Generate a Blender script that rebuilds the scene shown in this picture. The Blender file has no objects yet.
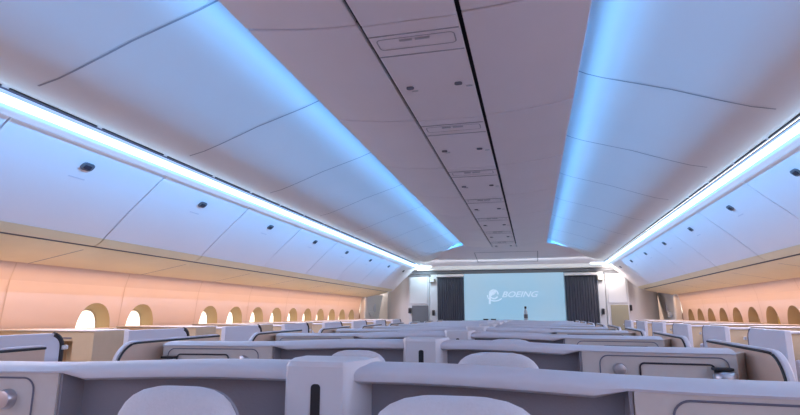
import bpy, bmesh, math, random
from mathutils import Vector, Matrix
random.seed(7)
S = 1.2          # metres per layout unit
ZC = 1.17        # eye height in layout units; heights below are given relative to the eye
PI = math.pi
scn = bpy.context.scene
col = scn.collection

# ------------------------------------------------------------------ camera
cam = bpy.data.cameras.new('camera'); camo = bpy.data.objects.new('camera', cam); col.objects.link(camo)
R = ((0.9710438, 0.04706489, -0.23421965), (0.23890154, -0.19130086, 0.95201367), (0.0, 0.98040241, 0.19700539))
m = Matrix(((R[0][0], R[0][1], -R[0][2], .38 * S), (R[1][0], R[1][1], -R[1][2], 0), (R[2][0], R[2][1], -R[2][2], ZC * S), (0, 0, 0, 1)))
camo.matrix_world = m
cam.sensor_width = 36; cam.lens = 530 / 800 * 36; cam.clip_start = .02
scn.camera = camo

# ------------------------------------------------------------------ world and exposure
w = bpy.data.worlds.new('daylight'); scn.world = w; w.use_nodes = True
bg = w.node_tree.nodes['Background']; bg.inputs[0].default_value = (1, .93, .82, 1); bg.inputs[1].default_value = 2.2
scn.view_settings.view_transform = 'Standard'; scn.view_settings.look = 'None'
scn.view_settings.exposure = 0.3; scn.view_settings.gamma = 1; scn.view_settings.use_curve_mapping = False
E_COVE, E_WASH, E_AISLE_FILL = 38, 29, 74
C_AISLE_FILL = (.84, .80, 1.0); C_COVE = (.10, .46, 1.0); C_WASH = (1.0, .59, .35); C_FILL = (.80, .70, 1.0)

def area(name, loc, direction, sx, sy, energy, color, spread=180):
    l = bpy.data.lights.new(name, 'AREA'); l.shape = 'RECTANGLE'; l.size = sx; l.size_y = sy
    l.energy = energy; l.color = color; l.spread = math.radians(spread)
    o = bpy.data.objects.new(name, l); col.objects.link(o)
    o.location = (loc[0] * S, loc[1] * S, (loc[2] + ZC) * S)
    z = -Vector(direction).normalized(); y = Vector((0, 1, 0)); x = y.cross(z).normalized(); y = z.cross(x)
    o.rotation_euler = Matrix((x, y, z)).transposed().to_euler()
    return o
YL0, YL1 = -2.8, 9.3
LY = (YL0 + YL1) / 2; LL = (YL1 - YL0) * S
for s in (-1, 1):
    area('cove_light', (s * .540, LY, 1.125), (s * 1, 0, -.31), .022, LL, E_COVE, C_COVE, 31)
    area('wash_light', (s * 2.47, LY, .300), (s * .22, 0, -1), .05, LL, E_WASH, C_WASH, 150)
    area('aisle_fill', (s * 2.09, LY, .385), (-s * .55, 0, -1), .03, LL, E_AISLE_FILL, C_AISLE_FILL, 150)  # added fill along the bin lips to raise ambient light; no fixture there
for x_, c_ in ((-1.5, (.62, .86, 1)), (1.65, (1, .88, .82))): area('header_fill', (x_, 9.25, .80), (1.0 if x_ > 0 else -.6, .7, -.9), .25 * S, .05, 9 if x_ > 0 else 3, c_)
area('header_fill', (.02, 9.02, .845), (0, 1, -.28), 2.9 * S, .04, 3, (.86, .95, 1))  # added wide fill that brightens the header band; no lamp sits here
area('vestibule_light', (-2.2, 10.4, .70), (0, 0, -1), .6, .9, 16, (.80, .92, 1))
area('vestibule_light', (2.2, 10.4, .70), (0, 0, -1), .6, .9, 22, (1, .86, .76))

# ------------------------------------------------------------------ materials
def mat(name, c, rough=.5, metal=0, emit=None, es=0, noise=0, nscale=40, bump=0, bscale=200, spec=.5):
    mt = bpy.data.materials.new(name); mt.use_nodes = True
    nt = mt.node_tree; b = nt.nodes['Principled BSDF']
    b.inputs['Base Color'].default_value = (*c, 1); b.inputs['Roughness'].default_value = rough
    b.inputs['Metallic'].default_value = metal; b.inputs['Specular IOR Level'].default_value = spec
    if emit:
        b.inputs['Emission Color'].default_value = (*emit, 1); b.inputs['Emission Strength'].default_value = es
    tc = nt.nodes.new('ShaderNodeTexCoord')
    if noise:
        n = nt.nodes.new('ShaderNodeTexNoise'); n.inputs['Scale'].default_value = nscale; n.inputs['Detail'].default_value = 3
        nt.links.new(tc.outputs['Object'], n.inputs['Vector'])
        mx = nt.nodes.new('ShaderNodeMix'); mx.data_type = 'RGBA'
        mx.inputs[6].default_value = (*[v * (1 - noise) for v in c], 1); mx.inputs[7].default_value = (*[min(1, v * (1 + noise)) for v in c], 1)
        nt.links.new(n.outputs['Fac'], mx.inputs[0]); nt.links.new(mx.outputs[2], b.inputs['Base Color'])
    if bump:
        n = nt.nodes.new('ShaderNodeTexNoise'); n.inputs['Scale'].default_value = bscale
        nt.links.new(tc.outputs['Object'], n.inputs['Vector'])
        bp = nt.nodes.new('ShaderNodeBump'); bp.inputs['Strength'].default_value = bump; bp.inputs['Distance'].default_value = .002
        nt.links.new(n.outputs['Fac'], bp.inputs['Height']); nt.links.new(bp.outputs['Normal'], b.inputs['Normal'])
    return mt
M = dict(
    cove=mat('cove_panel_white', (.84, .84, .86), .55, noise=.02, nscale=2),
    seam=mat('panel_seam_grey', (.42, .40, .46), .6),
    coveseam=mat('cove_seam_grey', (.36, .38, .44), .6),
    spine=mat('ceiling_panel_grey', (.86, .80, .86), .5, noise=.03, nscale=3),
    bin=mat('bin_white', (.88, .84, .86), .42, noise=.02, nscale=2),
    beige=mat('service_panel_beige', (.80, .70, .47), .5, noise=.05, nscale=6),
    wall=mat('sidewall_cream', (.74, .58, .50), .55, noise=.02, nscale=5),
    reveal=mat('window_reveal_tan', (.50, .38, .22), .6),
    wallseam=mat('sidewall_seam', (.62, .47, .37), .6),
    dark=mat('dark_gap', (.03, .028, .045), .6),
    groove=mat('seam_grey', (.16, .16, .22), .7),
    shell=mat('shell_taupe', (.66, .60, .57), .45, noise=.04, nscale=60),
    rail=mat('rail_lilac_grey', (.70, .68, .74), .4, noise=.02, nscale=50),
    liner=mat('liner_charcoal', (.33, .31, .35), .8, bump=.3),
    pillar=mat('divider_grey', (.74, .72, .76), .42),
    fabric=mat('headrest_fabric', (.74, .72, .77), .85, noise=.06, nscale=150, bump=.5, bscale=300),
    seatfab=mat('seat_fabric', (.50, .48, .54), .9, noise=.08, nscale=120, bump=.5),
    piping=mat('piping_grey', (.32, .32, .38), .7),
    white=mat('privacy_panel_white', (.68, .68, .76), .38),
    black=mat('trim_black', (.012, .012, .018), .4),
    tan=mat('cabinet_tan', (.62, .48, .32), .5, noise=.05, nscale=20),
    brown=mat('inner_panel_brown', (.80, .60, .48), .5, noise=.06, nscale=20),
    chrome=mat('brushed_chrome', (.60, .60, .66), .30, 1),
    carpet=mat('carpet_warm_grey', (.42, .36, .36), .95, noise=.3, nscale=90, bump=.6),
    header=mat('header_cream', (.88, .87, .84), .5),
    galley=mat('galley_white', (.70, .71, .73), .45),
    galleyp=mat('galley_panel_grey', (.15, .16, .18), .5),
    olive=mat('galley_panel_olive', (.34, .31, .21), .5),
    strip=mat('light_strip', (.8, .9, 1), .4, emit=(.50, .80, 1.0), es=4),
    stripdim=mat('light_strip_diffuser', (.62, .76, .95), .4, emit=(.40, .62, 1.0), es=.5),
    lens=mat('downlight_lens', (.8, .9, 1), .4, emit=(.85, .97, 1.0), es=1.3),
    door=mat('door_white', (.78, .76, .76), .45),
    bottle=mat('bottle_grey', (.55, .62, .68), .25),
)
def screen_mat():
    mt = bpy.data.materials.new('projection_screen'); mt.use_nodes = True; nt = mt.node_tree
    b = nt.nodes['Principled BSDF']; b.inputs['Base Color'].default_value = (.25, .3, .34, 1); b.inputs['Roughness'].default_value = .6
    tc = nt.nodes.new('ShaderNodeTexCoord'); n = nt.nodes.new('ShaderNodeTexNoise'); n.inputs['Scale'].default_value = .9
    nt.links.new(tc.outputs['Object'], n.inputs['Vector'])
    r = nt.nodes.new('ShaderNodeValToRGB'); r.color_ramp.elements[0].position = .35; r.color_ramp.elements[1].position = .65
    r.color_ramp.elements[0].color = (.20, .43, .62, 1); r.color_ramp.elements[1].color = (.27, .44, .58, 1)
    nt.links.new(n.outputs['Fac'], r.inputs[0]); nt.links.new(r.outputs[0], b.inputs['Emission Color'])
    b.inputs['Emission Strength'].default_value = .68
    return mt
M['screen'] = screen_mat()
M['logo'] = mat('screen_logo', (.3, .3, .34), .6, emit=(.40, .54, .70), es=.85)
def curtain_mat():
    mt = mat('curtain_charcoal', (.06, .065, .09), .9)
    nt = mt.node_tree; b = nt.nodes['Principled BSDF']; tc = nt.nodes.new('ShaderNodeTexCoord')
    wv = nt.nodes.new('ShaderNodeTexWave'); wv.inputs['Scale'].default_value = 14; wv.inputs['Distortion'].default_value = 1.0
    nt.links.new(tc.outputs['Object'], wv.inputs['Vector'])
    r = nt.nodes.new('ShaderNodeValToRGB'); r.color_ramp.elements[0].color = (.07, .075, .10, 1); r.color_ramp.elements[1].color = (.10, .105, .135, 1)
    nt.links.new(wv.outputs['Fac'], r.inputs[0]); nt.links.new(r.outputs[0], b.inputs['Base Color'])
    return mt
M['curtain'] = curtain_mat()
def pane_mat(name, tint, rough):
    mt = bpy.data.materials.new(name); mt.use_nodes = True; nt = mt.node_tree; nt.nodes.clear()
    o = nt.nodes.new('ShaderNodeOutputMaterial'); mx = nt.nodes.new('ShaderNodeMixShader'); mx.inputs[0].default_value = .08
    t = nt.nodes.new('ShaderNodeBsdfTransparent'); t.inputs[0].default_value = (*tint, 1)
    g = nt.nodes.new('ShaderNodeBsdfGlossy'); g.inputs['Roughness'].default_value = rough
    nt.links.new(t.outputs[0], mx.inputs[1]); nt.links.new(g.outputs[0], mx.inputs[2]); nt.links.new(mx.outputs[0], o.inputs[0])
    return mt
M['pane'] = pane_mat('window_pane_clear', (.95, .93, .88), .1)
M['dimpane'] = pane_mat('window_pane_dimmed', (.20, .115, .04), .1)

# ------------------------------------------------------------------ mesh helpers (layout units, heights relative to the eye)
def W(p): return Vector((p[0] * S, p[1] * S, (p[2] + ZC) * S))
ORIG = {}
class MB:
    def __init__(s): s.v = []; s.f = []
    def add(s, vs, fs):
        n = len(s.v); s.v += [tuple(v) for v in vs]; s.f += [tuple(i + n for i in f) for f in fs]; return s
    def box(s, x0, x1, y0, y1, z0, z1):
        vs = [(x, y, z) for z in (z0, z1) for y in (y0, y1) for x in (x0, x1)]
        return s.add(vs, [(0, 2, 3, 1), (4, 5, 7, 6), (0, 1, 5, 4), (2, 6, 7, 3), (0, 4, 6, 2), (1, 3, 7, 5)])
    def prism(s, pts, axis, a, b):
        # extrude a closed outline; axis 'y': pts are (x,z); 'z': (x,y); 'x': (y,z)
        f = {'y': lambda p, t: (p[0], t, p[1]), 'z': lambda p, t: (p[0], p[1], t), 'x': lambda p, t: (t, p[0], p[1])}[axis]
        n = len(pts)
        vs = [f(p, a) for p in pts] + [f(p, b) for p in pts]
        return s.add(vs, [tuple(range(n)), tuple(range(2 * n - 1, n - 1, -1))] + [(i, i + n, (i + 1) % n + n, (i + 1) % n) for i in range(n)])
    def sheet(s, rows):
        # rows: list of equal-length point lists, joined as a surface
        n = len(rows[0]); vs = [p for r in rows for p in r]
        return s.add(vs, [(i * n + j, i * n + j + 1, (i + 1) * n + j + 1, (i + 1) * n + j) for i in range(len(rows) - 1) for j in range(n - 1)])
    def tube(s, pts, r, n=8, closed=False):
        pts = [Vector(p) for p in pts]; rows = []
        N = len(pts)
        for i, p in enumerate(pts):
            d = (pts[(i + 1) % N] - pts[i - 1]) if closed else (pts[min(i + 1, N - 1)] - pts[max(i - 1, 0)])
            d.normalize(); u = d.orthogonal() if abs(d.y) > .95 else d.cross(Vector((0, 1, 0))); u.normalize(); v = d.cross(u)
            rows.append([tuple(p + (u * math.cos(2 * PI * k / n) + v * math.sin(2 * PI * k / n)) * r) for k in range(n)])
        b = len(s.v); s.v += [q for r_ in rows for q in r_]
        for i in range(N if closed else N - 1):
            for k in range(n):
                a = b + i * n; c = b + ((i + 1) % N) * n
                s.f.append((a + k, a + (k + 1) % n, c + (k + 1) % n, c + k))
        if not closed:
            s.f.append(tuple(b + k for k in range(n))[::-1]); s.f.append(tuple(b + (N - 1) * n + k for k in range(n)))
        return s
    def lathe(s, prof, cx, cy, axis='z', c3=0, n=20):
        # prof: (radius, height)
        rows = []
        for r, h in prof:
            row = []
            for k in range(n):
                a = 2 * PI * k / n; u, v = r * math.cos(a), r * math.sin(a)
                row.append((cx + u, cy + v, h) if axis == 'z' else (cx + u, h, c3 + v))
            rows.append(row)
        b = len(s.v); s.v += [q for r_ in rows for q in r_]
        for i in range(len(rows) - 1):
            for k in range(n):
                a = b + i * n; c = a + n
                s.f.append((a + k, a + (k + 1) % n, c + (k + 1) % n, c + k))
        s.f.append(tuple(b + k for k in range(n))[::-1]); s.f.append(tuple(b + (len(rows) - 1) * n + k for k in range(n)))
        return s
    def superell(s, c, a, b, h, ex=3, ey=2.4, nu=28, nv=16):
        def pw(v, e): return math.copysign(abs(v) ** (2 / e), v)
        rows = []
        for i in range(1, nv):
            t = -PI / 2 + PI * i / nv
            rows.append([(c[0] + a * pw(math.cos(t), ey) * pw(math.cos(2 * PI * k / nu), ex), c[1] + b * pw(math.cos(t), ey) * pw(math.sin(2 * PI * k / nu), 2.3), c[2] + h * pw(math.sin(t), ey)) for k in range(nu)])
        n0 = len(s.v); s.v += [q for r in rows for q in r] + [(c[0], c[1], c[2] - h), (c[0], c[1], c[2] + h)]
        for i in range(len(rows) - 1):
            for k in range(nu):
                p = n0 + i * nu; q = p + nu
                s.f.append((p + k, p + (k + 1) % nu, q + (k + 1) % nu, q + k))
        lo = n0 + len(rows) * nu; t0 = n0 + (len(rows) - 1) * nu
        for k in range(nu):
            s.f.append((lo, n0 + (k + 1) % nu, n0 + k)); s.f.append((lo + 1, t0 + k, t0 + (k + 1) % nu))
        return s
    def build(s, name, material, parent=None, bevel=0, seg=2, angle=35, origin=None):
        me = bpy.data.meshes.new(name)
        pw = ORIG[parent.name] if parent is not None else Vector((0, 0, 0))
        if origin is not None: ow = W(origin)
        elif parent is not None: ow = pw
        else:
            xs = [v[0] for v in s.v]; ys = [v[1] for v in s.v]; zs = [v[2] for v in s.v]
            ow = W(((min(xs) + max(xs)) / 2, (min(ys) + max(ys)) / 2, min(zs)))
        me.from_pydata([tuple(W(v) - ow) for v in s.v], [], s.f)
        bm = bmesh.new(); bm.from_mesh(me)
        bmesh.ops.recalc_face_normals(bm, faces=bm.faces); bm.to_mesh(me); bm.free()
        me.materials.append(material); me.shade_smooth(); me.set_sharp_from_angle(angle=math.radians(angle))
        o = bpy.data.objects.new(name, me); col.objects.link(o)
        if parent is not None: o.parent = parent
        o.location = ow - pw; ORIG[o.name] = ow
        if bevel:
            b = o.modifiers.new('bevel', 'BEVEL'); b.width = bevel * S; b.segments = seg; b.limit_method = 'ANGLE'; b.angle_limit = math.radians(35)
        return o
def tag(o, label=None, cat=None, group=None, kind=None):
    if label: o['label'] = label
    if cat: o['category'] = cat
    if group: o['group'] = group
    if kind: o['kind'] = kind
    return o
def struct(o): return tag(o, kind='structure')
def thing(name, loc, label, cat, group=None):
    o = bpy.data.objects.new(name, None); col.objects.link(o); o.location = W(loc); o.empty_display_size = .1
    ORIG[o.name] = W(loc); return tag(o, label, cat, group)
def kids(o): return [c for c in bpy.data.objects if c.parent == o]
def copy_tree(o, parent=None):
    c = o.copy(); col.objects.link(c); c.parent = parent
    for ch in kids(o): copy_tree(ch, c)
    return c
ORD = ['nearest', 'second', 'third', 'fourth', 'fifth', 'sixth', 'seventh', 'eighth', 'ninth', 'tenth', 'eleventh', 'twelfth', 'thirteenth']
def roundrect(x0, x1, z0, z1, r, n=6):
    pts = []
    for cx, cz, a0 in ((x1 - r, z1 - r, 0), (x0 + r, z1 - r, 90), (x0 + r, z0 + r, 180), (x1 - r, z0 + r, 270)):
        for k in range(n + 1):
            a = math.radians(a0 + 90 * k / n); pts.append((cx + r * math.cos(a), cz + r * math.sin(a)))
    return pts
YB, YF = -3.0, 9.42       # rear and front end of the cabin shell
FZ = -ZC

# ------------------------------------------------------------------ floor, walls, ceiling
struct(MB().box(-2.75, 2.75, YB, 12.0, FZ - .04, FZ).build('floor', M['carpet'], origin=(0, 4, FZ - .04)))
def XW(z):
    P = [(-1.17, 2.48), (-.6, 2.67), (-.4, 2.70), (.13, 2.654), (.20, 2.643), (.30, 2.61), (.36, 2.59)]
    for (z0, x0), (z1, x1) in zip(P, P[1:]):
        if z <= z1: return x0 + (x1 - x0) * (z - z0) / (z1 - z0)
    return P[-1][1]
WP = .469; WY0 = 3.24; WZ = -.135; WH = .212; WHW = .156
allw = [WY0 + WP * n for n in range(-11, 13)]
def has_window(n, side): return n not in (2, -1) if side < 0 else True
wn = 0
for side, sname in ((-1, 'left'), (1, 'right')):
    mb = MB()
    zt, zb = .13, -.40
    ys = [YB] + [WY0 + WP * (n - .5) for n in range(-12, 14)] + [12.0]
    ys = [YB] + [y for y in ys if YB + .01 < y < 9.2] + [9.30]
    def wp(y, z): return (side * XW(z), y, z)
    for y0, y1 in zip(ys, ys[1:]):
        for z0, z1 in ((FZ, -.9), (-.9, -.6), (-.6, zb), (zt, .20), (.20, .30), (.30, .36)):
            mb.add([wp(y0, z0), wp(y1, z0), wp(y1, z1), wp(y0, z1)], [(0, 1, 2, 3)])
        yc = (y0 + y1) / 2; n = round((yc - WY0) / WP)
        full = abs((y1 - y0) - WP) < .01
        if not full or not has_window(n, side):
            for z0, z1 in ((zb, -.3), (-.3, 0), (0, zt)):
                mb.add([wp(y0, z0), wp(y1, z0), wp(y1, z1), wp(y0, z1)], [(0, 1, 2, 3)])
            continue
        N = 40; outer = []; inner = []; ring2 = []
        for k in range(N):
            a = 2 * PI * k / N; c, s_ = math.cos(a), math.sin(a)
            pc = math.copysign(abs(c) ** .88, c); ps = math.copysign(abs(s_) ** .88, s_)
            iy, iz = yc + WHW * pc, WZ + WH * ps
            t = min((y1 - y0) / 2 / max(abs(c), 1e-6), ((zt - zb) / 2) / max(abs(s_), 1e-6))
            oy, oz = yc + c * t, (zt + zb) / 2 + s_ * t
            outer.append(wp(oy, oz)); inner.append(wp(iy, iz))
            ring2.append((side * (XW(iz) + .085), yc + WHW * .74 * pc, WZ + WH * .80 * ps))
        # corners are cut by the ring: close them with the exact corner points
        mb.add(outer + inner, [(k, (k + 1) % N, N + (k + 1) % N, N + k) for k in range(N)])
        for k in range(N):
            p, q = outer[k], outer[(k + 1) % N]
            py_, qy_ = abs(abs(p[1] - yc) - (y1 - y0) / 2) < 1e-5, abs(abs(q[1] - yc) - (y1 - y0) / 2) < 1e-5
            if py_ != qy_:
                cy = p[1] if py_ else q[1]; cz = zt if p[2] > WZ else zb
                mb.add([p, q, wp(cy, cz)], [(0, 1, 2)])
        if yc > .2:
            wn += 1
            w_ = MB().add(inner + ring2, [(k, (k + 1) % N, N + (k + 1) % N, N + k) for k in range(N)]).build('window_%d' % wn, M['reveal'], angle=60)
            struct(w_)
            lip = MB(); r3 = [(p[0], yc + (p[1] - yc) * .92, WZ + (p[2] - WZ) * .94) for p in ring2]
            lip.add(ring2 + r3, [(k, (k + 1) % N, N + (k + 1) % N, N + k) for k in range(N)]); lip.build('window_gasket', M['tan'], w_)
            MB().add(r3, [tuple(range(N))]).build('pane', M['pane'] if side < 0 else M['dimpane'], w_)
            if side > 0 and n % 2 == 1:
                sh = MB(); zc_ = WZ + .02
                sh.add([(p[0] - .004, p[1], min(p[2], zc_)) for p in r3], [tuple(range(N))])
        else:
            mb.add(ring2, [tuple(range(N))]); mb.add(inner + ring2, [(k, (k + 1) % N, N + (k + 1) % N, N + k) for k in range(N)])
    # vestibule part with the exit door
    for z0, z1 in ((FZ, -.6), (-.6, -.3), (-.3, 0), (0, .36), (.36, .9)):
        mb.add([wp(9.30, z0), wp(12.0, z0), wp(12.0, z1), wp(9.30, z1)], [(0, 1, 2, 3)])
    struct(mb.build('wall_' + sname, M['wall'], angle=50))
# faint vertical sidewall seams
k = 0
for side in (-1, 1):
    for y in [WY0 + WP * (n - .5) for n in range(-1, 13, 2)]:
        k += 1
        mb = MB(); zs = [-.5, -.3, 0, .2, .30]
        mb.sheet([[(side * (XW(z) - .0015), y - .004, z) for z in zs], [(side * (XW(z) - .0015), y + .004, z) for z in zs]])
        struct(mb.build('trim_%d' % (100 + k), M['wallseam']))

COVE = [(.46, 1.205), (.56, 1.185), (.62, 1.150), (.68, 1.118), (.75, 1.091), (.84, 1.063), (.92, 1.038), (1.03, 1.004), (1.13, .966), (1.25, .922), (1.35, .888), (1.44, .868), (1.52, .862), (1.585, .868), (1.602, .882), (1.645, .91)]
mb = MB()
for side in (-1, 1):
    mb.sheet([[(side * x, y, z) for x, z in COVE] for y in (YB, 3, YF)])
mb.sheet([[(-.47, y, 1.205), (.47, y, 1.205)] for y in (YB, 3, YF)])
mb.add([(-1.7, YF, .80), (1.7, YF, .80), (1.7, YF, 1.3), (-1.7, YF, 1.3)], [(0, 1, 2, 3)])
struct(mb.build('ceiling', M['cove'], angle=40))
# panel seams of the cove
t = 0
for side in (-1, 1):
    for n in range(-3, 9):
        y = 1.53 + .952 * n; t += 1; mb = MB(); rows = []
        pts = [(x, z) for x, z in COVE if .6 < x < 1.45]
        mb.sheet([[(side * x, y - .0045, z - .002) for x, z in pts], [(side * x, y + .0045, z - .002) for x, z in pts]])
        struct(mb.build('trim_%d' % t, M['coveseam']))
# arched end cap between ceiling and front bulkhead
def spine_z(x):
    a = abs(x)
    return 1.02 if a < .2 else 1.02 + .045 * ((a - .2) / .43) ** 1.6
rows = []
for i in range(13):
    u = i / 12; y = 8.35 + (9.40 - 8.35) * u; row = []
    hw = .63 + (1.60 - .63) * (u ** .75)
    for j in range(25):
        tt = -1 + 2 * j / 24; x = hw * tt
        z0 = spine_z(.63 * tt) + .004; z1 = .835
        z = z0 + (z1 - z0) * (u ** 1.15)
        row.append((x, y, z))
    rows.append(row)
struct(MB().sheet(rows).build('ceiling', M['spine'], angle=60))
# service bezel in the end cap
mb = MB()
def capz(y): u = (y - 8.35) / 1.05; return 1.02 + (.835 - 1.02) * (u ** 1.15)
for x0, x1, y0, y1 in ((-.50, .50, 8.62, 8.64), (-.50, .50, 9.20, 9.22), (-.505, -.49, 8.62, 9.22), (.49, .505, 8.62, 9.22)):
    mb.add([(x0, y0, capz(y0) - .004), (x1, y0, capz(y0) - .004), (x1, y1, capz(y1) - .004), (x0, y1, capz(y1) - .004)], [(0, 1, 2, 3)])
struct(mb.build('trim_40', M['seam']))
# overhead supply panels (beige) and closing strips
mb = MB()
for side in (-1, 1):
    mb.sheet([[(side * x, y, z) for x, z in ((2.135, .388), (2.16, .372), (2.36, .335), (2.55, .300), (2.555, .305), (2.555, .36))] for y in (YB, 3, 9.32)])
    mb.sheet([[(side * x, y, z) for x, z in ((2.555, .34), (2.62, .34))] for y in (YB, 3, 9.32)])
struct(mb.build('trim_41', M['beige'], angle=30))
mb = MB()
for side in (-1, 1):
    mb.sheet([[(side * x, y, z) for x, z in ((2.105, .396), (2.115, .42), (2.14, .42), (2.14, .388))] for y in (YB, 3, 9.32)])
    for n in range(-2, 8):
        y = 2.56 + .963 * n
        mb.sheet([[(side * x, yy, z - .003) for x, z in ((2.16, .372), (2.36, .335), (2.55, .300))] for yy in (y - .004, y + .004)])
struct(mb.build('trim_42', M['groove'], angle=30))
# rear wall behind the camera
struct(MB().box(-2.75, 2.75, YB - .05, YB, FZ, 1.3).build('wall_back', M['galley']))
# light strips at the top of the bins: bright tube, dimmer diffuser below and slotted air grille above
for side, sname in ((-1, 'left'), (1, 'right')):
    tg = thing('light_strip', (side * 1.63, 3, .85), 'glowing white-blue light strip running along the top of the %s overhead bins' % sname, 'light', 'cabin light strips')
    mb = MB().sheet([[(side * x, y, z) for x, z in ((1.584, .843), (1.585, .828), (1.591, .819), (1.600, .812))] for y in (YB, 3, 9.40)])
    mb.build('light_tube', M['strip'], tg, angle=60)
    mb = MB().sheet([[(side * x, y, z) for x, z in ((1.600, .812), (1.602, .803), (1.616, .794), (1.640, .796), (1.650, .788))] for y in (YB, 3, 9.40)])
    mb.build('diffuser', M['stripdim'], tg, angle=60)
    MB().sheet([[(side * x, y, z) for x, z in ((1.640, .872), (1.600, .866), (1.589, .858), (1.582, .843), (1.586, .842))] for y in (YB, 3, 9.40)]).build('housing', M['stripdim'], tg, angle=60)  # housing given an added weak glow to brighten the cove beside it
    ag = thing('air_grille', (side * 1.6, 3, .88), 'thin dark slotted air grille just above the %s light strip' % sname, 'grille', 'air grilles along the cove')
    mb = MB(); n = -9
    while 1.50 + .47 * n < 9.2:
        y = 1.52 + .47 * n
        if y + .45 > YB: mb.box(side * 1.566 - .004, side * 1.566 + .004, max(y, YB + .01), y + .435, .861, .868)
        n += 1
    mb.build('slots', M['dark'], ag)

# ------------------------------------------------------------------ ceiling spine: removable panels
def spine_panel(x0, x1, y0, y1):
    mb = MB(); xs = [x0 + (x1 - x0) * i / 10 for i in range(11)]
    g = .006
    pts = [(x, spine_z(x)) for x in xs]
    top = [(x, z + .02) for x, z in reversed(pts)]
    mb.prism(pts + top, 'y', y0 + g, y1 - g)
    return mb
side_ext = {(-1): (-.63, -.189), 1: (.189, .63)}
for side, sname in ((-1, 'left'), (1, 'right')):
    for n in range(-4, 7):
        y0 = 1.66 + .985 * n; y1 = y0 + .985
        if n == 6: y1 = 8.36
        y0 = max(y0, YB + .01)
        r = max(0, n + 1)
        if n < 0: lab = 'grey-mauve %s ceiling panel overhead at the top edge of the picture' % sname
        else: lab = 'smooth grey-mauve ceiling panel in the %s row, %s from the camera' % (sname, ORD[r])
        a, b = side_ext[side]
        o = spine_panel(a, b, y0, y1).build('ceiling_panel', M['spine'], angle=30, bevel=.004)
        tag(o, lab, 'ceiling panel', 'curved ceiling panels beside the centre strip' if n >= 0 else 'ceiling panels at the top edge on the %s' % sname)
mb = MB().box(-.27, .27, YB, 8.35, 1.07, 1.08)
struct(mb.build('trim_43', M['dark']))
# rolled cove edges of the spine
for side in (-1, 1):
    pass
ysc = [YB + .02, -1.3, -.3, .68, 1.66, 2.645, 3.63, 4.615, 5.6, 6.585, 7.57, 8.36]
for i, (y0, y1) in enumerate(zip(ysc, ysc[1:])):
    vis = i - 3
    lab = 'flat centre ceiling panel with service hatch and small latches, %s from the camera' % ORD[vis] if vis >= 0 else 'flat centre ceiling panel overhead behind the top edge of the picture'
    t_ = thing('ceiling_panel', (0, y0, 1.0), lab, 'ceiling panel', 'flat centre ceiling panels' if vis >= 0 else 'centre ceiling panels behind the camera')
    MB().box(-.172, .172, y0 + .004, y1 - .004, 1.012, 1.032).build('panel', M['spine'], t_, bevel=.003)
    if vis < 0: continue
    def outline(x0, x1, ya, yb, r, wd, name, mt):
        a_ = roundrect(x0, x1, ya, yb, r); b_ = roundrect(x0 + wd, x1 - wd, ya + wd, yb - wd, max(r - wd, .002)); n = len(a_)
        MB().add([(p[0], p[1], 1.0105) for p in a_] + [(p[0], p[1], 1.0105) for p in b_], [(k, (k + 1) % n, n + (k + 1) % n, n + k) for k in range(n)]).build(name, mt, t_)
    if y1 - y0 > .7:
        outline(-.15, .15, y0 + .10, y0 + .185, .02, .005, 'hatch_outline', M['seam'])
        MB().box(-.17, .17, y0 + .075, y0 + .079, 1.009, 1.012).add([], []).box(-.17, .17, y0 + .235, y0 + .239, 1.009, 1.012).build('seam', M['seam'], t_)
        MB().box(-.06, -.012, y0 + .116, y0 + .123, 1.006, 1.012).box(.0, .055, y0 + .116, y0 + .123, 1.006, 1.012).build('bright_slot', M['chrome'], t_)
        for x in (-.115, .105):
            MB().prism(roundrect(x - .017, x + .017, y0 + .535, y0 + .560, .011), 'z', 1.006, 1.012).build('latch', M['groove'], t_)
        for x in (-.10, .15):
            MB().box(x - .014, x + .014, y0 + .583, y0 + .587, 1.007, 1.012).build('marker', M['chrome'], t_)

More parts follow.
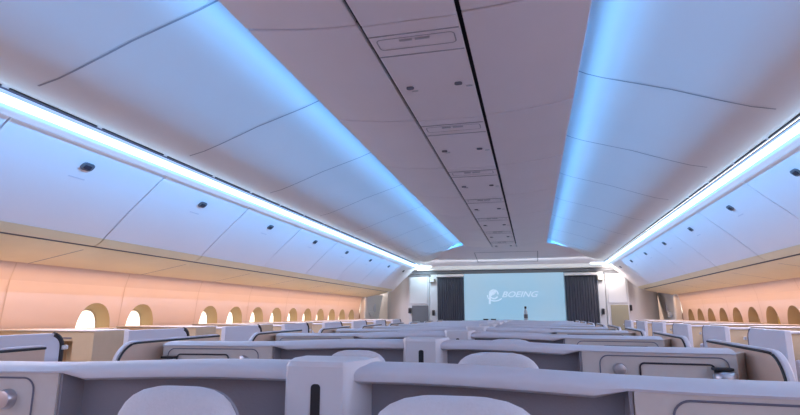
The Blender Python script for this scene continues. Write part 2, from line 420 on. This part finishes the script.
# ------------------------------------------------------------------ overhead bins
BIN = [(1.648, .799), (1.75, .705), (1.88, .590), (1.97, .502), (2.045, .430), (2.075, .408)]
LIP = [(2.040, .4345), (2.076, .4075), (2.105, .396)]
def make_bin(side, y0, y1, label):
    t_ = thing('overhead_bin', (side * 1.9, (y0 + y1) / 2, .40), label, 'overhead bin', 'overhead bins along the cabin')
    g = .0045
    def prof(P): return [(side * x, z) for x, z in P]
    MB().prism(prof(BIN) + [(side * 2.11, .45), (side * 1.66, .86)], 'y', y0 + g, y1 - g).build('door', M['bin'], t_, angle=40, bevel=.003)
    lipo = [(2.038, .4305), (2.070, .4065), (2.100, .390)]
    MB().prism(prof(lipo) + [(side * 2.112, .398), (side * 2.112, .43), (side * 2.06, .44)], 'y', y0 + g, y1 - g).build('lower_trim', M['beige'], t_)
    # latch: dark oval recess with a chrome paddle, lying on the door slope
    yc = (y0 + y1) / 2
    nx, nz = -side * .66, -.75
    def onf(u, v, h):   # u along y, v down the slope, h out of the face
        x = 1.735 + .75 * v; z = .7185 - .66 * v * 1.02
        return (side * x + nx * h, yc + u, z + nz * h)
    pts = roundrect(-.036, .036, -.022, .022, .018)
    n = len(pts)
    lt = MB().add([onf(u, v, .0) for u, v in pts] + [onf(u, v, .006) for u, v in pts], [tuple(range(n, 2 * n))] + [(k, (k + 1) % n, n + (k + 1) % n, n + k) for k in range(n)]).build('latch', M['galleyp'], t_)
    p2 = roundrect(-.020, .020, -.010, .012, .006)
    MB().add([onf(u, v, .006) for u, v in p2] + [onf(u, v, .010) for u, v in p2], [tuple(range(len(p2), 2 * len(p2)))] + [(k, (k + 1) % len(p2), len(p2) + (k + 1) % len(p2), len(p2) + k) for k in range(len(p2))]).build('paddle', M['dark'], lt)
    p3 = roundrect(-.05, .05, .075, .082, .003)
    MB().add([onf(u, v, .002) for u, v in p3], [tuple(range(len(p3)))]).build('placard', M['rail'], t_)
    return t_
for side, sname in ((-1, 'left'), (1, 'right')):
    first = None; y_first = 2.578
    for n in range(-5, 8):
        y0 = 1.615 + .963 * n
        if y0 < YB: y0 = YB + .01
        y1 = 1.615 + .963 * (n + 1)
        visn = n if side < 0 else n - 1
        if visn >= 0: lab = 'white overhead bin with dark latch on the %s side, %s from the camera' % (sname, ORD[visn])
        elif visn == -1: lab = 'white overhead bin cut by the %s edge of the picture' % sname
        else: lab = 'white overhead bin out of view behind the camera on the %s side' % sname
        make_bin(side, y0, y1, lab)
# dark backing behind the bin doors, seen in the seams between them
for side in (-1, 1):
    struct(MB().sheet([[(side * (x + .012), y, z + .012) for x, z in [(1.60, .87)] + BIN + [(2.12, .40)]] for y in (YB, 3, 9.33)]).build('trim_%d' % (49 + side), M['groove'], angle=60))
# bin end caps
for side in (-1, 1):
    o = MB().prism([(side * x, z) for x, z in BIN] + [(side * 2.11, .40), (side * 2.56, .31), (side * 2.62, .31), (side * 2.70, .90), (side * 1.66, .90)], 'y', 9.322, 9.40).build('trim_%d' % (46 + side), M['bin'])
    struct(o)

# ------------------------------------------------------------------ front bulkhead
YW = 9.5
struct(MB().box(-1.62, 1.64, 9.40, 9.62, .765, .855).build('trim_50', M['header'], bevel=.01))
struct(MB().box(-1.80, 1.92, 9.50, 9.62, .715, .765).build('trim_51', M['galleyp']))
struct(MB().box(-1.30, 1.50, 9.62, 9.68, FZ, 1.2).build('wall_front', M['galley']))
struct(MB().box(-2.75, 2.75, 9.62, 12.0, .76, .80).build('ceiling', M['galley']))
struct(MB().box(-2.75, 2.75, 11.95, 12.0, FZ, .8).build('wall_vestibule', M['galley']))
struct(MB().box(-2.75, 2.75, 9.43, 9.62, .86, 1.35).build('trim_52', M['galley']))
struct(MB().box(-1.29, -.78, 9.50, 9.54, .655, .70).box(.93, 1.47, 9.50, 9.54, .645, .69).build('trim_53', M['header'], bevel=.006))
# projection screen
ts = thing('projection_screen', (.065, 9.52, FZ), 'large pale blue projection screen with a faint white logo on the front bulkhead', 'screen')
MB().box(-.785, .915, 9.50, 9.56, -.55, .70).build('screen_surface', M['screen'], ts, bevel=.004)
MB().box(-.80, .93, 9.505, 9.565, .70, .735).build('screen_housing', M['galleyp'], ts, bevel=.004)
MB().box(-.80, .93, 9.505, 9.565, -.58, -.55).build('bottom_bar', M['galleyp'], ts)
def text_mesh(body, x0, x1, zb, zt, y, mt, parent, name, shear=.35):
    cu = bpy.data.curves.new('lettering', 'FONT'); cu.body = body; cu.extrude = .01; cu.shear = shear; cu.offset = .012
    o = bpy.data.objects.new('lettering', cu); col.objects.link(o)
    dg = bpy.context.evaluated_depsgraph_get(); me = bpy.data.meshes.new_from_object(o.evaluated_get(dg))
    bpy.data.objects.remove(o)
    xs = [v.co.x for v in me.vertices]; ys = [v.co.y for v in me.vertices]
    for v in me.vertices:
        px = x0 + (v.co.x - min(xs)) / (max(xs) - min(xs)) * (x1 - x0); pz = zb + (v.co.y - min(ys)) / (max(ys) - min(ys)) * (zt - zb)
        p = W((px, y - v.co.z * .2, pz)) - ORIG[parent.name]; v.co = p
    me.materials.clear(); me.materials.append(mt)
    q = bpy.data.objects.new(name, me); col.objects.link(q); q.parent = parent; return q
text_mesh('BOEING', -.13, .49, .285, .385, 9.497, M['logo'], ts, 'lettering')
def arc(cx, cz, rx, rz, a0, a1, n=24): return [(cx + rx * math.cos(math.radians(a0 + (a1 - a0) * k / n)), 9.496, cz + rz * math.sin(math.radians(a0 + (a1 - a0) * k / n))) for k in range(n + 1)]
mb = MB().tube(arc(-.27, .335, .075, .075, 0, 330), .012, 6)
mb.tube(arc(-.25, .31, .13, .09, 170, 330, 14), .010, 6)
mb.tube([(-.345, 9.496, .17), (-.335, 9.496, .30), (-.30, 9.496, .37)], .016, 6)
mb.prism([(-.345, .395), (-.22, .40), (-.25, .34), (-.33, .30)], 'y', 9.492, 9.499)
mb.build('emblem', M['logo'], ts)
# curtains
for x0, x1, sn in ((-1.27, -.80, 'left'), (.94, 1.455, 'right')):
    rows = []
    for z in (-1.15, -.5, 0, .4, .64):
        rows.append([(x0 + (x1 - x0) * k / 60, 9.56 + .012 * math.sin(k * 1.26) + .003 * math.sin(k * .5 + z * 3), z) for k in range(61)])
    o = MB().sheet(rows).build('curtain', M['curtain'], angle=80)
    tag(o, 'dark charcoal pleated curtain hanging %s of the projection screen' % sn, 'curtain')
    sm = o.modifiers.new('thick', 'SOLIDIFY'); sm.thickness = .006
# galley columns either side
def galley(x0, x1, side, sn, lowmat, lab):
    t_ = thing('galley_cabinet', ((x0 + x1) / 2, 9.6, FZ), lab, 'cabinet')
    MB().box(x0, x1, 9.53, 9.615, FZ, .70).build('body', M['galley'], t_, bevel=.01)
    MB().box(x0 + .03, x1 - .03, 9.515, 9.53, .18, .66).build('upper_door', M['galley'], t_, bevel=.006)
    MB().box(x0 + .06, x1 - .02, 9.512, 9.53, -.60, .15).build('lower_door', lowmat, t_, bevel=.006)
    MB().box(x0 - .02, x1 + .02, 9.50, 9.615, .675, .70).build('cornice', M['galleyp'], t_, bevel=.005)
    return t_
gl = galley(-1.80, -1.42, -1, 'left', M['galleyp'], 'pale grey galley cabinet with dark lower door at the left of the front bulkhead')
gr = galley(1.58, 1.93, 1, 'right', M['olive'], 'warm white galley cabinet with olive lower door right of the front bulkhead')
def handset(x, y, z, lab):
    t_ = thing('wall_handset', (x, y, z - .05), lab, 'handset', 'handsets at the front bulkhead')
    MB().prism(roundrect(x - .026, x + .026, z - .05, z + .05, .015), 'y', y - .02, y).build('cradle', M['galleyp'], t_)
    MB().prism(roundrect(x - .016, x + .016, z - .042, z + .042, .012), 'y', y - .04, y - .02).build('receiver', M['black'], t_)
handset(-1.775, 9.51, .06, 'small black handset at the outer edge of the left galley cabinet')
handset(-1.345, 9.53, .02, 'small black handset on the post between left curtain and cabinet')
handset(1.515, 9.53, .04, 'small black handset on the post right of the right curtain')
handset(1.955, 9.60, .10, 'small black handset at the outer edge of the olive-doored cabinet')
for x0, x1, n_ in ((-1.42, -1.275, 54), (1.46, 1.575, 55)):
    struct(MB().box(x0, x1, 9.55, 9.68, FZ, .765).build('trim_%d' % n_, M['galley'], bevel=.01))
for x, sn in ((-1.36, 'left'), (1.50, 'right')):
    t_ = thing('sign_box', (x, 9.52, .50), 'small dark exit sign box beside the %s curtain top' % sn, 'sign')
    MB().box(x - .045, x + .045, 9.48, 9.55, .555, .625).build('housing', M['olive'], t_, bevel=.006)
    MB().box(x - .035, x + .035, 9.475, 9.48, .565, .615).build('face', M['galley'], t_)
for x, sn in ((-1.46, 'left'), (1.46, 'right')):
    t_ = thing('downlight', (x, 9.38, .83), 'bright white downlight on the header where the %s light strip ends' % sn, 'light', 'header downlights')
    MB().prism(roundrect(x - .13, x + .13, .805, .855, .02), 'y', 9.372, 9.40).build('bezel', M['header'], t_)
    MB().prism(roundrect(x - .115, x + .115, .814, .848, .015), 'y', 9.366, 9.374).build('lens', M['lens'], t_)
# curved lavatory walls and exit doors in the vestibules
for side, sname, xa in ((-1, 'left', -1.80), (1, 'right', 1.93)):
    rows = []
    for z in (FZ, -.5, .2, .76):
        row = []
        for k in range(13):
            a = k / 12 * PI / 2
            row.append((xa + side * .62 * math.sin(a), 9.62 + .9 * (1 - math.cos(a)), z))
        rows.append(row)
    struct(MB().sheet(rows).build('wall_lavatory_' + sname, M['door'], angle=60))
    dn = 1 if side < 0 else 2
    d = MB(); rows = []
    for z in [FZ + .02, -.8, -.5, -.3, 0, .3, .36]:
        rows.append([(side * (XW(z) - .03), 9.50, z), (side * (XW(z) - .045), 9.56, z), (side * (XW(z) - .045), 10.44, z), (side * (XW(z) - .03), 10.5, z)])
    dd = struct(d.sheet(rows).build('door_%d' % dn, M['door'], angle=50))
    MB().box(side * 2.60 - .02, side * 2.60 + .02, 9.72, 9.95, -.02, .03).box(side * 2.59 - .03, side * 2.59 + .03, 9.80, 9.84, -.05, .05).build('door_handle', M['galley'], dd, bevel=.004)
    MB().prism(roundrect(9.98, 10.10, .04, .20, .05), 'x', side * 2.585, side * 2.60).build('door_window', M['white'], dd)
    MB().box(side * 2.56, side * 2.66, 9.30, 9.42, FZ, .31).build('trim_%d' % (60 + dn), M['galley'], bevel=.02)
    struct(bpy.data.objects['trim_%d' % (60 + dn)])
# low credenza before the screen with bottle and two small bowls
cr = thing('credenza', (.1, 9.25, FZ), 'low grey credenza below the projection screen', 'cabinet')
MB().box(-.78, .92, 9.14, 9.42, FZ + .05, -.13).build('body', M['shell'], cr, bevel=.006)
MB().box(-.80, .94, 9.12, 9.43, -.13, -.11).build('top', M['rail'], cr, bevel=.004)
for k_ in range(4): MB().box(-.76 + .42 * k_, -.36 + .42 * k_, 9.128, 9.14, -1.05, -.17).build('door', M['shell'], cr, bevel=.003)
MB().box(-.74, .88, 9.18, 9.40, FZ, FZ + .05).build('plinth', M['dark'], cr)
b_ = thing('bottle', (.262, 9.27, -.11), 'small bottle with dark cap standing in front of the pale screen', 'bottle')
MB().lathe([(.030, -.11), (.032, -.10), (.032, .02), (.028, .045), (.014, .075), (.013, .09)], .262, 9.27).build('body', M['bottle'], b_)
MB().lathe([(.033, -.07), (.0335, -.06), (.0335, -.01), (.033, -.005)], .262, 9.27).build('label_band', M['galleyp'], b_)
MB().lathe([(.018, .088), (.019, .095), (.019, .118), (.015, .125)], .262, 9.27).build('cap', M['black'], b_)
for x, sn in ((-.40, 'left'), (-.27, 'right')):
    b_ = MB().lathe([(.022, -.11), (.040, -.10), (.048, -.08), (.044, -.08), (.036, -.096), (.01, -.10)], x, 9.25).build('bowl', M['black'])
    tag(b_, 'small black bowl below the screen, %s one of the pair' % sn, 'bowl', 'pair of small black bowls')

# ------------------------------------------------------------------ centre suites (paired shells facing the camera)
X0 = 0; YR = .95; PITCH = .885
def off(x): s = max(0, abs(x - X0) - .20) / .67; return -.05 * s ** 1.6
def zdrop(x):
    s = min(1, max(0, abs(x - X0) - .15) / .50); return -.013 * s * s * (3 - 2 * s)
END = .930; REC = .52
def yface(x): return YR + off(x) - .051
sh = thing('twin_seat_shell', (X0, YR, FZ), '', 'seat shell', 'paired centre seat shells')
# back wall of the shell
N = 40
xs = [X0 - END + 2 * END * k / N for k in range(N + 1)]
MB().prism([(x, YR + off(x) + .02) for x in xs] + [(x, YR + off(x) + .055) for x in reversed(xs)], 'z', FZ, -.110).build('shell_back', M['shell'], sh, angle=30)
# consoles
for side in (-1, 1):
    xx = [X0 + side * (REC + (END - REC) * k / 14) for k in range(15)]
    MB().prism([(x, yface(x)) for x in xx] + [(x, YR + off(x) + .018) for x in reversed(xx)], 'z', FZ, -.111).build('side_console', M['shell'], sh, angle=30)
# dark recess liner behind each headrest
xx = [X0 - REC + .003 + (2 * REC - .006) * k / 30 for k in range(31)]
MB().prism([(x, YR + off(x) + .006) for x in xx] + [(x, YR + off(x) + .0195) for x in reversed(xx)], 'z', FZ + .02, -.112).build('recess_liner', M['liner'], sh, angle=30)
for side in (-1, 1):
    x = X0 + side * (REC - .004)
    MB().box(x - .003, x + .003, yface(x) + .004, YR + off(x) + .01, FZ + .02, -.112).build('recess_cheek', M['liner'], sh)
# rolled top rail
RP = [(.062, -.115), (.062, -.098), (.045, -.0875), (.015, -.0855), (-.015, -.0865), (-.038, -.0900), (-.050, -.0955), (-.055, -.102), (-.053, -.112), (-.044, -.1165), (.03, -.1165)]
rows = []
for k in range(N + 1):
    x = xs[k]; q = abs(x - X0) > REC - .01
    P = [(dy, -.0955 + (z + .0955) * .35 if (q and z < -.0955) else z) for dy, z in RP]
    rows.append([(x, YR + off(x) + dy, z + zdrop(x)) for dy, z in P] + [(x, YR + off(x) + P[0][0], P[0][1] + zdrop(x))])
mb = MB().sheet(rows); n = len(RP)
mb.f.append(tuple(range(n))); mb.f.append(tuple((N) * (n + 1) + k for k in range(n)))
mb.build('top_rail', M['rail'], sh, angle=50)
# middle divider pillar with black slot
pl = [(-.060, .95), (-.040, .882), (-.034, .875), (.066, .875), (.073, .881), (.092, .93), (.094, 1.01), (-.060, 1.01)]
mb = MB()
zt_ = [(-.0795, .985), (-.081, 1.0)]
tp = [(x + (0 if x < 0 else (y - .91) * .12), y) for x, y in pl]
n = len(pl)
mb.add([(x, y, FZ) for x, y in pl] + [(x, y, -.088) for x, y in pl] + [(.018 + (x - .018) * .95, .95 + (y - .95) * .93, -.0800) for x, y in pl], [tuple(range(n))] + [(k, (k + 1) % n, n + (k + 1) % n, n + k) for k in range(n)] + [(n + k, n + (k + 1) % n, 2 * n + (k + 1) % n, 2 * n + k) for k in range(n)] + [tuple(range(2 * n, 3 * n))])
pil = mb.build('divider', M['pillar'], sh, angle=30)
MB().prism(roundrect(.010, .0265, -.42, -.116, .006), 'y', .8735, .8755).build('slot', M['black'], pil)
# console panels, reading lamps and knobs
def on_face(pts, h, side): return [(X0 + side * u, yface(X0 + side * u) - h, z) for u, z in pts]
def dense(pts, step=.02):
    out = []
    for a, b in zip(pts, pts[1:] + pts[:1]):
        L = math.hypot(b[0] - a[0], b[1] - a[1]); n = max(1, int(L / step))
        for k in range(n): out.append((a[0] + (b[0] - a[0]) * k / n, a[1] + (b[1] - a[1]) * k / n))
    return out
for side in (-1, 1):
    MB().tube(on_face(dense(roundrect(.570, .910, -.70, -.1225, .024)), .001, side), .0017, 6, True).build('panel_seam', M['groove'], sh)
    d = roundrect(.680, .873, -.52, -.142, .012); n = 14
    fr = on_face(dense(d), .004, side); bk = on_face(dense(d), -.002, side)
    # stowage door: strips that follow the console curve
    rows = []
    for k in range(n + 1):
        u = .682 + (.871 - .682) * k / n; x = X0 + side * u
        rows.append([(x, yface(x) - .003, z) for z in (-.518, -.144)])
    dr = MB().sheet(rows).build('stowage_door', M['shell'], sh, angle=60)
    MB().tube(fr, .0026, 6, True).build('door_seam', M['dark'], dr)
    x = X0 + side * .624; yf = yface(x); zc = -.162
    kn = MB().lathe([(.019, yf + .002), (.019, yf - .008), (.016, yf - .014), (.006, yf - .016)], x, 0, 'y', zc, 20).build('call_knob', M['chrome'], sh)
    x = X0 + side * .892; yf = yface(x)
    lm = MB().superell((x, yf - .022, -.178), .031, .024, .022, 3, 3).build('reading_lamp', M['chrome'], sh, angle=80)
    MB().box(x - .028, x + .022, yf - .030, yf + .002, -.156, -.148).build('lamp_hood', M['black'], lm, bevel=.002)
    # aisle-side privacy wing
    xw = side * .995; t = .009
    def wing(z_off, in_):
        pts = [(YR - .28 + in_, -.75)]
        for k in range(10):
            a = PI - PI / 2 * k / 9
            pts.append((YR - .28 + .10 + (.10 - in_) * math.cos(a), -.092 - .10 + (.10 - in_) * math.sin(a)))
        pts += [(YR + .335 - in_ * .3, -.088 - in_), (YR + .335 - in_ * .3, -.75)]
        return pts
    wg = MB().prism(wing(0, 0), 'x', xw - t, xw + t).build('privacy_wing', M['rail'], sh, bevel=.004)
    MB().prism(wing(0, .012), 'x', xw - side * (t + .004), xw - side * t).build('inner_panel', M['brown'], wg)
    wp_ = wing(0, .008)[:-1]
    MB().tube([(xw - side * (t + .003), y, z) for y, z in wp_], .0038, 6).build('edge_trim', M['black'], wg)
    MB().box(xw - t * .8, xw + t * .8, YR - .278, YR + .335, FZ, -.74).build('wing_foot', M['shell'], wg)
    # brown filler panel between console end and wing
    xe = X0 + side * END
    MB().prism([(xe, YR + off(xe) + .055), (xe, YR + off(xe) - .02), (xe + side * .012, YR + off(xe) - .02), (xw - side * t, YR + off(xe) + .045), (xw - side * t, YR + off(xe) + .06)], 'z', FZ, -.112).build('filler_panel', M['brown'], sh)
def seat_parts(t_, cx, yb, aw, hx, headz=-.1116):
    """seat facing the camera; yb = y of the back of the backrest"""
    MB().superell((hx, yb - .115, headz - .13),  aw, .040, .13, 4.2, 3.3).build('headrest', M['fabric'], t_, angle=80)
    rows = []
    hp = []
    for k in range(33):
        a = PI * k / 32; c = math.cos(a); s_ = math.sin(a)
        hp.append((hx + (aw - .012) * math.copysign(abs(c) ** .62, c), yb - .083, headz - .13 + .122 * s_ ** .60))
    MB().tube(hp, .0035, 6).build('piping', M['piping'], [c for c in kids(t_) if c.name.startswith('headrest')][0])
    MB().prism([(yb - .10, -.80), (yb - .02, -.80), (yb, -.22), (yb - .07, -.22), (yb - .12, -.55)], 'x', cx - .18, cx + .18).build('backrest', M['seatfab'], t_, bevel=.025, seg=3)
    MB().box(cx - .183, cx + .183, yb - .56, yb - .06, -.88, -.79).build('seat_cushion', M['seatfab'], t_, bevel=.03, seg=3)
    MB().box(cx - .17, cx + .17, yb - .50, yb - .08, FZ, -.87).build('seat_base', M['galleyp'], t_, bevel=.01)
    for s_ in (-1, 1):
        MB().box(cx + s_ * .205 - .02, cx + s_ * .205 + .02, yb - .45, yb - .02, -.92, -.62).build('armrest', M['shell'], t_, bevel=.012)
seats = []
for side, sn in ((-1, 'left'), (1, 'right')):
    t_ = thing('airline_seat', (.035 + side * .235, YR - .2, FZ), '', 'seat', 'centre seats with fabric headrests')
    seat_parts(t_, -.235 if side < 0 else .269, YR - .068, .108 if side < 0 else .132, -.168 if side < 0 else .269)
    seats.append((t_, sn))
for k in range(9):
    o = sh if k == 0 else copy_tree(sh)
    o.location.y += PITCH * k * S
    o['label'] = 'grey rolled-rail twin seat shell across the cabin centre, %s row from the camera' % ORD[k]
    for t_, sn in seats:
        q = t_ if k == 0 else copy_tree(t_)
        q.location.y = t_.location.y + (PITCH * k * S if k else 0)
        q['label'] = 'pale grey headrest seat %s of the centre divider in the %s row from the camera' % (sn, ORD[k])

# ------------------------------------------------------------------ window suites
def make_suite(side):
    e = 1.95
    t_ = thing('window_suite', (side * 2.1, e, FZ), '', 'seat suite', 'window suites along both walls')
    xa = side * 1.62
    # aisle panel, rounded at its far end, with black edge trim
    def outl(i):
        pts = [(e - .49 + i, -.9), (e - .49 + i, -.082 - i)]
        for k in range(9):
            a = PI / 2 - PI / 2 * k / 8
            pts.append((e - .06 + (.06 - i) * math.cos(a), -.081 - .06 + (.06 - i) * math.sin(a)))
        return pts + [(e - i, -.9)]
    ap = MB().prism(outl(0), 'x', xa - .016, xa + .016).build('aisle_panel', M['white'], t_, bevel=.004)
    tr = outl(.004)[3:]
    tr = [p for p in tr]; tr[-1] = (e - .004, -.24)
    MB().tube([(xa - side * .012, y, z) for y, z in tr], .012 if side < 0 else .007, 8).build('edge_trim', M['black'] if side < 0 else M['groove'], ap)
    MB().box(xa - side * .03 - .006, xa - side * .03 + .006, e - .014, e + .012, -.150, -.132).build('latch', M['door'], ap, bevel=.003)
    MB().box(xa - .014, xa + .014, e - .48, e - .01, FZ, -.88).build('panel_foot', M['shell'], ap)
    # ledge along the window wall
    xs_ = sorted((side * 2.50, side * 2.64))
    MB().box(xs_[0], xs_[1] - .0, e - .47, e + .37, FZ, -.105).box(xs_[0], xs_[1], e - .47, e + .37, -.105, -.094).build('window_ledge', M['shell'], t_, bevel=.003)
    # partition behind the seat
    p0, p1 = sorted((side * 1.64, side * 2.50))
    MB().box(p0, p1, e - .06, e - .03, FZ, -.100).build('partition', M['tan'], t_, bevel=.004)
    MB().box(p0, p1, e - .07, e - .02, -.112, -.096).build('partition_cap', M['rail'], t_, bevel=.005)
    # the seat itself
    cx = side * 1.98; yb = e - .09
    MB().superell((cx, yb - .052, -.26), .128, .030, .12, 3.4, 2.7).build('headrest', M['fabric'], t_, angle=80)
    MB().prism([(yb - .10, -.80), (yb - .02, -.80), (yb, -.25), (yb - .07, -.25)], 'x', cx - .195, cx + .195).build('backrest', M['seatfab'], t_, bevel=.02, seg=3)
    MB().box(cx - .20, cx + .20, yb - .38, yb - .06, -.88, -.79).build('seat_cushion', M['seatfab'], t_, bevel=.03, seg=3)
    MB().box(cx - .17, cx + .17, yb - .36, yb - .08, FZ, -.87).build('seat_base', M['galleyp'], t_)
    return t_
def make_cabinet(side):
    e = 1.95
    t_ = thing('side_cabinet', (side * 2.18, e + .56, FZ), '', 'cabinet', 'tan side cabinets between the window suites')
    y0 = e + .44; xi, xo = side * 1.86, side * 2.50
    a, b = min(xi, xo), max(xi, xo)
    nx0, nx1 = sorted((side * 1.99, side * 2.10))
    B = -.68
    mb = MB()
    mb.box(a, nx0, y0, y0 + .24, B, -.092).box(nx1, b, y0, y0 + .24, B, -.092).box(nx0, nx1, y0, y0 + .24, -.140, -.092).box(nx0, nx1, y0, y0 + .24, B, -.30).box(nx0, nx1, y0 + .08, y0 + .24, -.30, -.140)
    mb.build('body', M['tan'], t_)
    q0, q1 = sorted((side * 2.44, side * 2.50))
    MB().box(q0, q1, y0, y0 + .24, FZ, B).build('side_leg', M['tan'], t_)
    MB().box(a - .006, b + .006, y0 - .006, y0 + .25, -.092, -.084).build('cabinet_top', M['shell'], t_, bevel=.003)
    MB().box(nx0 + .01, nx1 - .01, y0 - .003, y0 + .001, -.128, -.122).build('light_switch', M['groove'], t_)
    return t_
for side, sname in ((-1, 'left'), (1, 'right')):
    base = make_suite(side); cbase = make_cabinet(side)
    ks = list(range(0, 8)) if side < 0 else list(range(1, 8))
    for i, k in enumerate(ks):
        o = base if i == 0 else copy_tree(base)
        o.location.y = (1.95 + .882 * k - (.10 if side > 0 else 0)) * S
        c = cbase if i == 0 else copy_tree(cbase)
        c.location.y = (1.95 + .56 + .882 * k - (.10 if side > 0 else 0)) * S
        c['label'] = 'tan side cabinet with a small niche, %s along the %s wall' % (ORD[i], sname)
        o['label'] = 'window suite with blue-white aisle panel and grey partition, %s along the %s wall' % (ORD[i], sname)
bpy.context.view_layer.update()
